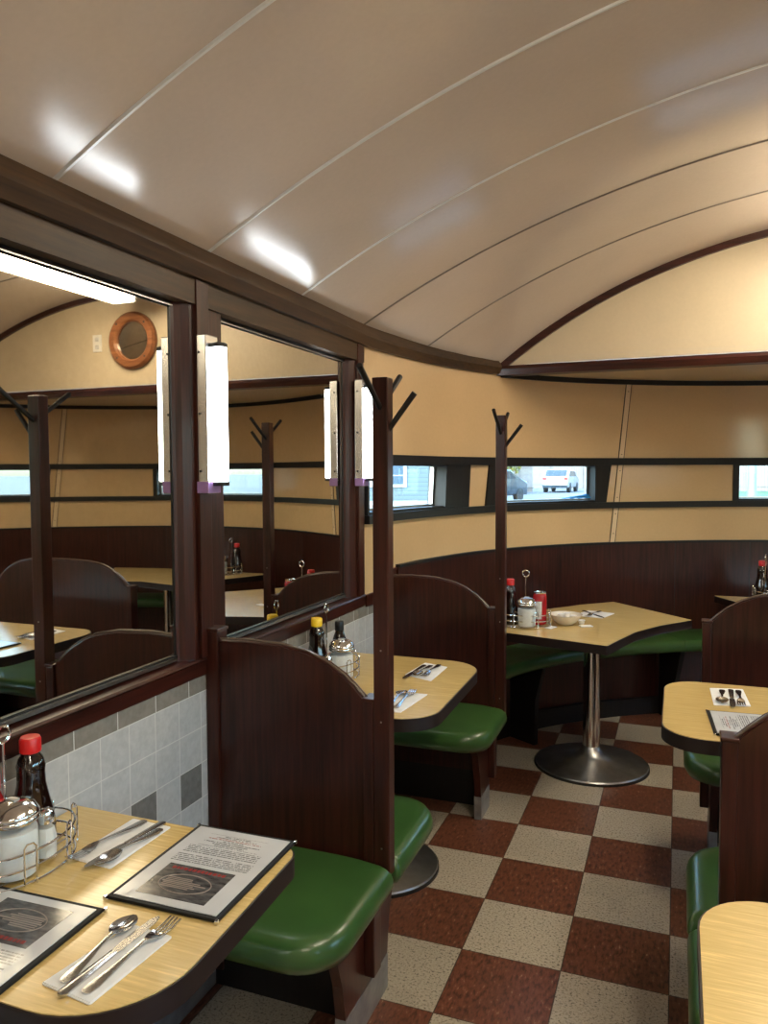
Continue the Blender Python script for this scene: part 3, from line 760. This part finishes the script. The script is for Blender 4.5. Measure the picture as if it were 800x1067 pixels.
def knife():
    t = thing('knife', 'x', 'knife', (0, 0, 0)); bm = BM(); ribbon(bm, [(0, .004, 0, 0), (.005, .0088, 0, -.001), (.05, .0080, 0, -.0015), (.10, .0062, 0, -.0015), (.108, .0055, .0006, 0)], .0035); obj('handle', bm, 'cutlery', t, True, 60)
    bm = BM(); ribbon(bm, [(.107, .0055, .0012, 0), (.118, .0080, .0014, 0), (.170, .0090, .0014, 0), (.195, .0080, .0014, 0), (.208, .0045, .0014, 0), (.212, .001, .0014, 0)], .0012); obj('blade', bm, 'cutlery', t, True, 60); return t
PROTO = {'fork': [fork(), False], 'spoon': [spoon(), False], 'knife': [knife(), False]}
def cutlery(kind, a, b, label, z=.7540):
    ang = math.atan2(b[1]-a[1], b[0]-a[0])-PI/2; src, used = PROTO[kind]
    if not used:
        PROTO[kind][1] = True; src.location = (a[0], a[1], z); src.rotation_euler = (0, 0, ang); o = src
    else: o = dup(src, (a[0], a[1], z), ang)
    o['label'] = label; o['group'] = 'cutlery on the napkins'
cutlery('spoon', (-.829, .844), (-.838, 1.015), 'spoon lying left of the knife on the front napkin, lower left table')
cutlery('knife', (-.812, .820), (-.802, 1.03), 'knife between spoon and fork on the front napkin, lower left table')
cutlery('fork', (-.783, .836), (-.768, 1.03), 'fork right of the knife on the front napkin, lower left table')
cutlery('fork', (-1.054, 1.318), (-1.080, 1.125), 'leftmost fork on the back napkin, lower left table')
cutlery('knife', (-1.012, 1.326), (-1.036, 1.11), 'long knife across the back napkin, lower left table')
cutlery('spoon', (-.998, 1.298), (-1.016, 1.13), 'short utensil right of the knife on the back napkin')
cutlery('fork', (-.850, 2.812), (-.852, 2.61), 'fork on the aisle side of the farther napkin, middle left table')
cutlery('spoon', (-.876, 2.79), (-.886, 2.62), 'spoon beside the fork, farther napkin of the middle left table')
cutlery('knife', (-.900, 2.785), (-.915, 2.57), 'knife at the wall side of the farther napkin, middle left table')
cutlery('fork', (-.822, 2.238), (-.828, 2.44), 'fork pointing away, nearer napkin of the middle left table')
cutlery('spoon', (-.850, 2.25), (-.856, 2.42), 'spoon beside the coat post, nearer napkin of the middle left table')
cutlery('spoon', (.150, 2.810), (.142, 2.65), 'spoon on the left of the right-hand table napkin')
cutlery('knife', (.177, 2.820), (.172, 2.60), 'knife in the middle of the right-hand table napkin')
cutlery('fork', (.200, 2.822), (.198, 2.63), 'fork on the right of the right-hand table napkin')
cutlery('knife', (-.465, 4.175), (-.345, 4.01), 'knife lying across the napkin on the wedge-shaped table')
cutlery('fork', (-.375, 4.195), (-.425, 4.01), 'fork under the knife on the wedge-shaped table napkin')

# condiments
def rack():
    t = thing('condiment_rack', 'x', 'condiment rack', (0, 0, 0), 0, 'wire condiment racks')
    rx, ry, N = .088, .120, 40
    def ell(z, k=1.): return [(rx*k*math.cos(2*PI*i/N), ry*k*math.sin(2*PI*i/N), z) for i in range(N)]
    for z in (.006, .034, .062):
        bm = BM(); tube(bm, ell(z), .0022, 6, True); obj('wire_ring', bm, 'chrome', t, True)
    bm = BM()
    for x in (-.04, -.013, .013, .04):
        yy = ry*math.sqrt(1-(x/rx)**2); tube(bm, [(x, -yy, .004), (x, yy, .004)], .0017, 6)
    obj('floor_wires', bm, 'chrome', t, True)
    for i in range(8):
        a = 2*PI*(i+.5)/8; c, s = rx*1.03*math.cos(a), ry*1.03*math.sin(a); tx, ty = -math.sin(a)*.011, math.cos(a)*.011
        bm = BM(); tube(bm, [(c-tx, s-ty, .003), (c-tx, s-ty, .072), (c-tx*.5, s-ty*.5, .079), (c+tx*.5, s+ty*.5, .079), (c+tx, s+ty, .072), (c+tx, s+ty, .003)], .0018, 6); obj('upright_loop', bm, 'chrome', t, True)
    bm = BM(); tube(bm, [(-.026, 0, .004), (-.026, 0, .236)], .0026, 8); tube(bm, [(-.026, .016*math.cos(2*PI*i/20), .251+.016*math.sin(2*PI*i/20)) for i in range(20)], .0028, 8, True); obj('carry_handle', bm, 'chrome', t, True)
    return t
def syrup(capmat='red'):
    t = thing('syrup_bottle', 'x', 'bottle', (0, 0, 0))
    bm = BM(); lathe(bm, [(0, 0), (.041, 0), (.044, .006), (.044, .040), (.040, .070), (.033, .098), (.0275, .125), (.0265, .148), (.0275, .162), (.023, .176), (.016, .186), (.0155, .190), (0, .190)], 32); obj('bottle_body', bm, 'syrup', t, True)
    bm = BM(); lathe(bm, [(.0272, .155), (.0282, .1625), (.0235, .1768), (.0165, .187), (.0160, .190), (.0150, .187), (.020, .176)], 32); obj('clear_shoulder', bm, 'jar', t, True)
    bm = BM(); lathe(bm, [(.0185, .188), (.0205, .190), (.0205, .214), (.018, .219), (0, .220)], 24); obj('bottle_cap', bm, capmat, t, True)
    return t
def shaker():
    t = thing('sugar_shaker', 'x', 'sugar shaker', (0, 0, 0))
    bm = BM(); n = 12; prof = [(0, 0), (.041, 0), (.0445, .006), (.0445, .085), (.042, .098), (.0425, .112)]; lathe(bm, prof, 36); obj('glass_jar', bm, 'jar', t, True)
    bm = BM(); lathe(bm, [(0, .004), (.0395, .004), (.0415, .010), (.0415, .086), (0, .090)], 32); obj('sugar', bm, 'sugar', t, True)
    bm = BM(); lathe(bm, [(.0445, .102), (.046, .104), (.046, .109), (.0445, .111), (.046, .113), (.046, .118), (.044, .121), (.037, .132), (.023, .139), (.012, .140), (0, .140)], 36); obj('screw_lid', bm, 'chrome', t, True)
    bm = BM(); box(bm, -.010, .012, -.007, .007, .1385, .1430, .002); obj('pour_flap', bm, 'cast', t); return t
def salt():
    t = thing('salt_shaker', 'x', 'salt shaker', (0, 0, 0))
    bm = BM(); lathe(bm, [(0, 0), (.020, 0), (.0215, .003), (.0215, .040), (.017, .062), (.0155, .070)], 8); obj('glass_jar', bm, 'jar', t)
    bm = BM(); lathe(bm, [(0, .003), (.0185, .003), (.0195, .040), (.0155, .058), (0, .058)], 8); obj('salt', bm, 'sugar', t)
    bm = BM(); lathe(bm, [(.0165, .068), (.0175, .070), (.0175, .082), (.0150, .090), (.008, .094), (0, .095)], 20); obj('shaker_cap', bm, 'chrome', t, True); return t
def squeeze(bodymat, capmat, labelmat, name, cat, r=.030, h=.15):
    t = thing(name, 'x', cat, (0, 0, 0))
    bm = BM(); lathe(bm, [(0, 0), (r*.95, 0), (r, .005), (r, h*.62), (r*.92, h*.72), (r*.55, h*.88), (r*.45, h*.92), (0, h*.92)], 28); obj('bottle_body', bm, bodymat, t, True)
    bm = BM(); lathe(bm, [(r*1.01, h*.15), (r*1.02, h*.16), (r*1.02, h*.55), (r*1.01, h*.56)], 28); obj('label', bm, labelmat, t, True)
    bm = BM(); lathe(bm, [(r*.62, h*.90), (r*.64, h*.91), (r*.64, h*1.06), (r*.56, h*1.10), (0, h*1.10)], 24); obj('bottle_cap', bm, capmat, t, True); return t
ZT = .751
R1 = (-1.168, 1.083); r1 = rack(); r1.location = (*R1, ZT); r1['label'] = 'wire condiment rack on the lower left table, cut by the photo edge'
R2 = (-1.168, 2.525); dup(r1, (*R2, ZT), 0, 'wire condiment rack on the middle left table, behind the divider top')
R3 = (-.682, 3.700); dup(r1, (*R3, ZT), -PI/2+.2, 'wire condiment rack with ring handle on the wedge-shaped table')
R4 = (.50, 4.86); dup(r1, (*R4, ZT), 0, 'wire condiment rack on the far table at right edge')
ZI = ZT+.0065
s1_ = syrup(); s1_.location = (-1.196, 1.150, ZI); s1_['label'] = 'dark syrup bottle with red cap in the lower left rack'
sh1 = shaker(); sh1.location = (-1.139, 1.050, ZI); sh1['label'] = 'glass sugar shaker with chrome lid in the lower left rack'
sa1 = salt(); sa1.location = (-1.134, 1.122, ZI); sa1['label'] = 'small salt shaker beside the sugar shaker in the lower left rack'
k1 = squeeze('ketchup', 'red', 'redlabel', 'ketchup_bottle', 'bottle', .026, .15); k1.location = (-1.228, 1.083, ZI); k1['label'] = 'red ketchup bottle at the very left edge, in the lower left rack'
y1 = syrup('yellow'); y1.location = (-1.207, 2.470, ZI); y1['label'] = 'dark bottle with yellow cap in the middle left rack'
sh2 = dup(sh1, (-1.126, 2.505, ZI), 0, 'sugar shaker in front of the other bottles, middle left rack')
dup(sa1, (-1.148, 2.436, ZI), 0, 'small salt shaker in the middle left rack')
bk = squeeze('syrup', 'black', 'redlabel', 'sauce_bottle', 'bottle', .027, .17); bk.location = (-1.172, 2.590, ZI); bk['label'] = 'sauce bottle with black cap and red label, middle left rack'
dup(s1_, (-.757, 3.697, ZI), 0, 'dark bottle with red cap in the rack on the wedge-shaped table')
dup(sh1, (-.668, 3.650, ZI), 0, 'sugar shaker with chrome lid in the rack on the wedge-shaped table')
t = thing('ketchup_can', 'red can with pale label and silver top on the wedge-shaped table', 'can', (-.618, 3.725, ZI))
bm = BM(); lathe(bm, [(0, 0), (.027, 0), (.033, .007), (.033, .135), (.031, .146), (.028, .152), (0, .152)], 32); obj('can_body', bm, 'ketchup', t, True)
bm = BM(); lathe(bm, [(.0282, .151), (.0292, .153), (.0292, .158), (.0275, .158), (.027, .155), (0, .155)], 32); obj('can_top', bm, 'chrome', t, True)
bm = BM(); N = 12; ra = .0336
vs = [[bm.verts.new((ra*math.cos(a), ra*math.sin(a), z)) for a in [math.radians(215+80*i/N) for i in range(N+1)]] for z in (.03, .115)]
for i in range(N): bm.faces.new((vs[0][i], vs[0][i+1], vs[1][i+1], vs[1][i]))
obj('label', bm, 'label', t, True)
dup(s1_, (.465, 4.925, ZI), 0, 'dark bottle with red cap in the rack on the far right table')
dup(sh1, (.53, 4.81, ZI), 0, 'sugar shaker in the rack on the far right table')
dup(sa1, (-.655, 3.768, ZI), 0, 'small salt shaker in the rack on the wedge-shaped table')

# bowl and creamers on the wedge table
t = thing('bowl', 'white china bowl on the wedge-shaped table beside the rack', 'bowl', (-.505, 3.80, ZT))
bm = BM(); lathe(bm, [(.034, 0), (.038, .002), (.062, .022), (.078, .045), (.082, .050), (.079, .050), (.060, .026), (.036, .008), (0, .007)], 40); obj('bowl_body', bm, 'china', t, True)
cr = thing('creamer_cup', 'x', 'creamer', (0, 0, 0)); bm = BM(); lathe(bm, [(0, 0), (.012, 0), (.0155, .016), (.018, .017), (.018, .0185), (0, .0185)], 20); obj('cup_body', bm, 'cream', cr, True)
bm = BM(); lathe(bm, [(0, .0186), (.0176, .0186), (.0176, .0192), (0, .0192)], 20); obj('foil_lid', bm, 'paper', cr)
spots = [(-.533, 3.79, .767), (-.488, 3.785, .767), (-.508, 3.828, .767), (-.473, 3.825, .773), (-.523, 3.768, .787), (-.498, 3.80, .788)]
for i, (x, y, z) in enumerate(spots):
    o = cr if i == 0 else dup(cr, (x, y, z)); o.location = (x, y, z); o['label'] = 'small white creamer cup heaped in the china bowl'; o['group'] = 'creamer cups in the bowl'
dup(cr, (-.432, 3.83, ZT), .3, 'creamer cup standing on the wedge-shaped table right of the bowl', 'creamer cups beside the bowl')
for i, (x, y, r, lb) in enumerate(((-.405, 3.775, .5, 'crumpled white sugar packet right of the bowl'), (-.560, 3.685, 1.2, 'white sugar packet between rack and bowl'))):
    bm = BM(); box(bm, -.030, .030, -.019, .019, 0, .004, .0015); o = obj('sugar_packet', bm, 'paper'); tag(o, lb, 'sugar packet', 'loose sugar packets'); o.location = (x, y, ZT); o.rotation_euler = (0, 0, r)

# blue cloth on the window sill
t0 = s_at(-.555, 4.685)
p = pos(t0, -.012); d = (pos(t0+.05)-pos(t0-.05)); a = math.atan2(d.y, d.x)
bm = BM(); random.seed(5); g = []
for i in range(15):
    g.append([bm.verts.new(((i/14-.5)*.19, (j/5-.5)*.055+.004*math.sin(i*.9+j),   .004+.024*(i/14)*math.sin(PI*j/5)+.006*math.sin(i*.8+1.3*j)**2)) for j in range(6)])
for r0_, r1_ in zip(g[:-1], g[1:]):
    for j in range(5): bm.faces.new((r0_[j], r0_[j+1], r1_[j+1], r1_[j]))
bmesh.ops.solidify(bm, geom=bm.faces[:], thickness=.005)
o = obj('folded_cloth', bm, 'bluecloth', None, True); tag(o, 'blue folded cloth on the sill of the window with the parked car', 'cloth'); o.location = (p.x, p.y, 1.331); o.rotation_euler = (0, 0, a)

# ------------------------------------------------------------------ outside
GZ = .10
bm = BM()
box(bm, -400, 400, 5.9, 600, GZ-.3, GZ); box(bm, -400, -1.6, -400, 5.9, GZ-.3, GZ); box(bm, 3.4, 400, -400, 5.9, GZ-.3, GZ)
o = obj('ground_outside', bm, 'asphalt'); o['kind'] = 'structure'
# lawn seen in the middle window
bm = BM(); box(bm, 2.5, 16, 41, 55, GZ, GZ+.04); o = obj('lawn', bm, 'grass'); o['kind'] = 'structure'
# the house: a flat-on wall about 28 m away to the left-front
hd = thing('house', 'blue-grey sided house with white-trimmed windows, seen through the left window', 'house', (-8.03, 26.82, GZ), math.radians(21))
bm = BM(); box(bm, -9, 0, 0, 7, .34, 5.2); obj('siding_wall', bm, 'siding', hd)
bm = BM(); box(bm, -9.02, .02, -.03, 7.02, 0, .36); obj('foundation', bm, 'trimwhite', hd)
bm = BM(); box(bm, -.16, .03, -.04, .12, .36, 5.2); obj('corner_trim', bm, 'trimwhite', hd)
bm = BM(); prism(bm, [(-.5, 5.1), (3.5, 7.6), (7.5, 5.1)], -9.4, .4, 'X'); obj('roof', bm, 'roofing', hd)
for xw in (-2.28, -1.60):
    bm = BM(); box(bm, xw-.34, xw+.34, -.06, 0, .86, 1.98); f = obj('house_window', bm, 'trimwhite', hd)
    bm = BM(); box(bm, xw-.21, xw+.21, -.07, -.05, .97, 1.27); box(bm, xw-.21, xw+.21, -.07, -.05, 1.31, 1.88); obj('window_pane', bm, 'darkpane', f)
def fence(label, x, y, rz, L, H):
    t = thing('plank_fence', label, 'fence', (x, y, GZ), rz, 'wooden fences across the street')
    bm = BM(); box(bm, 0, L, 0, .03, .05, H); obj('fence_boards', bm, 'fence', t)
    bm = BM(); box(bm, 0, L, -.05, 0, .35, .45); box(bm, 0, L, -.05, 0, H-.25, H-.15); obj('fence_rail', bm, 'fence', t)
    k = 0.
    while k <= L:
        bm = BM(); box(bm, k-.06, k+.06, -.08, .08, 0, H+.1); obj('fence_post', bm, 'fence', t); k += 2.6
    return t
fence('tall plank fence behind the parked white car', -12.5, 64, .05, 26, 2.6)
fence('greyish plank fence standing left of the white car', -12.4, 50, .35, 3.6, 2.3)
fence('low pale fence behind the lawn, seen at the right window', 1.5, 56.5, -.05, 16, 2.4)
def car(label, paint, x, y, rz, group):
    t = thing('parked_car', label, 'car', (x, y, GZ), rz, group)
    side = [(-2.2, .32), (2.2, .32), (2.28, .70), (2.2, .95), (1.25, 1.05), (.55, 1.50), (-1.45, 1.55), (-2.05, 1.10), (-2.25, 1.0), (-2.28, .6)]
    bm = BM(); prism(bm, side, -.86, .86, 'Y', .09, 3); obj('car_body', bm, paint, t, True, 50)
    bm = BM(); prism(bm, [(-2.0, 1.10), (-1.55, 1.48), (-1.50, 1.48), (-1.95, 1.08)], -.68, .68, 'Y')
    obj('rear_window', bm, 'carglass', t).location = (-.09, 0, .02)
    for s in (-1, 1):
        bm = BM(); prism(bm, [(-1.75, 1.08), (-1.35, 1.46), (.45, 1.42), (1.0, 1.08)], s*.845, s*.868, 'Y'); obj('side_window', bm, 'carglass', t)
        bm = BM(); box(bm, -2.31, -2.22, s*.70-.12, s*.70+.12, .86, 1.02, .02); obj('tail_lamp', bm, 'lampred', t)
        for xx in (-1.4, 1.4):
            bm = BM()
            tube(bm, [(xx, s*.66, .33), (xx, s*.88, .33)], .33, 24); obj('wheel', bm, 'tyre', t, True)
    bm = BM(); box(bm, -2.34, -2.2, -.82, .82, .34, .52, .03); obj('rear_bumper', bm, 'cardark', t); return t
car('white car parked by the fence, seen through the middle left window', 'carwhite', -7.55, 54, math.radians(88), 'parked cars outside')
car('dark car at the left of the middle left window', 'cardark', -8.05, 34.5, math.radians(75), 'parked cars outside')
def tree(label, x, y, h, r, mat, group, seed):
    t = thing('street_tree', label, 'tree', (x, y, GZ), 0, group); random.seed(seed)
    bm = BM(); tube(bm, [(0, 0, 0), (.05, 0, h*.4), (-.05, .05, h*.8)], [r*.10, r*.07, r*.03], 8); obj('trunk', bm, 'bark', t, True)
    bm = BM()
    for k in range(420):
        a, b = random.uniform(0, 2*PI), math.acos(random.uniform(-1, 1)); q = r*random.uniform(.45, 1)
        c = Vector((q*math.sin(b)*math.cos(a), q*math.sin(b)*math.sin(a), h*.72+q*.85*math.cos(b))); n = Vector((random.gauss(0, 1), random.gauss(0, 1), random.gauss(0, 1))).normalized()
        u = n.orthogonal().normalized()*r*.11; v = n.cross(u).normalized()*r*.07
        bm.faces.new([bm.verts.new(c+w) for w in (u, v, -u, -v)])
    obj('foliage', bm, mat, t)
tree('yellow-green tree beside the fence, seen through the middle left window', -10.2, 47, 3.4, 1.7, 'leaf', 'trees across the street', 1)
tree('green bushy tree left of the yellow one, beyond the dark car', -13.0, 52, 3.2, 1.7, 'leaf2', 'trees across the street', 2)
tree('low yellow shrub seen through the window in the narrower mirror', 2.6, 17.5, 1.0, .7, 'leaf', 'shrubs outside', 3)
t = thing('utility_pole', 'pale blue pole at the left of the right-hand window', 'pole', (2.0, 24.5, GZ)); bm = BM(); lathe(bm, [(.17, 0), (.12, 1.0), (.11, 6)], 14); obj('pole_shaft', bm, 'paleblue', t, True)
bm = BM(); lathe(bm, [(.24, 0), (.24, .25), (.16, .35)], 14); obj('pole_foot', bm, 'paleblue', t, True)
t = thing('closed_parasol', 'folded blue parasol outside, seen in the narrower mirror', 'parasol', (2.05, 15.5, GZ))
bm = BM(); lathe(bm, [(.03, 0), (.03, 1.9)], 10); obj('parasol_pole', bm, 'trimwhite', t, True); bm = BM(); lathe(bm, [(.03, .95), (.13, 1.05), (.17, 1.35), (.09, 1.75), (.02, 1.88)], 12); obj('parasol_cover', bm, 'parasol', t, True)

# ------------------------------------------------------------------ light
w = bpy.data.worlds.new('World'); bpy.context.scene.world = w; w.use_nodes = True
nt = w.node_tree; bg = nt.nodes['Background']
sky = nt.nodes.new('ShaderNodeTexSky'); sky.sky_type = 'NISHITA'; sky.sun_disc = False; sky.sun_elevation = math.radians(38); sky.sun_rotation = math.radians(200)
sky.air_density = 1.2; sky.dust_density = 3.0; sky.ozone_density = 1.5
nt.links.new(sky.outputs[0], bg.inputs[0]); bg.inputs[1].default_value = 2.4

# ------------------------------------------------------------------ camera
cam = bpy.data.cameras.new('camera'); co = bpy.data.objects.new('camera', cam); COL.objects.link(co)
cam.sensor_fit = 'HORIZONTAL'; cam.sensor_width = 36.; cam.lens = 36*799.77/800; cam.clip_start = .05; cam.clip_end = 400
yaw, pitch, roll = (math.radians(v) for v in (20.946, 2.951, -.265))
f = Vector((-math.sin(yaw)*math.cos(pitch), math.cos(yaw)*math.cos(pitch), -math.sin(pitch)))
r = Vector((math.cos(yaw), math.sin(yaw), 0)); u = r.cross(f)
r2 = r*math.cos(roll)+u*math.sin(roll); u2 = -r*math.sin(roll)+u*math.cos(roll)
m = Matrix((r2, u2, -f)).transposed().to_4x4(); m.translation = (0, 0, 1.4975); co.matrix_world = m
sc = bpy.context.scene; sc.camera = co
sc.view_settings.view_transform = 'Standard'; sc.view_settings.look = 'None'; sc.view_settings.exposure = .12
sc.cycles.max_bounces = 10; sc.cycles.diffuse_bounces = 5; sc.cycles.glossy_bounces = 5; sc.cycles.transparent_max_bounces = 12
sc.cycles.sample_clamp_indirect = 8.
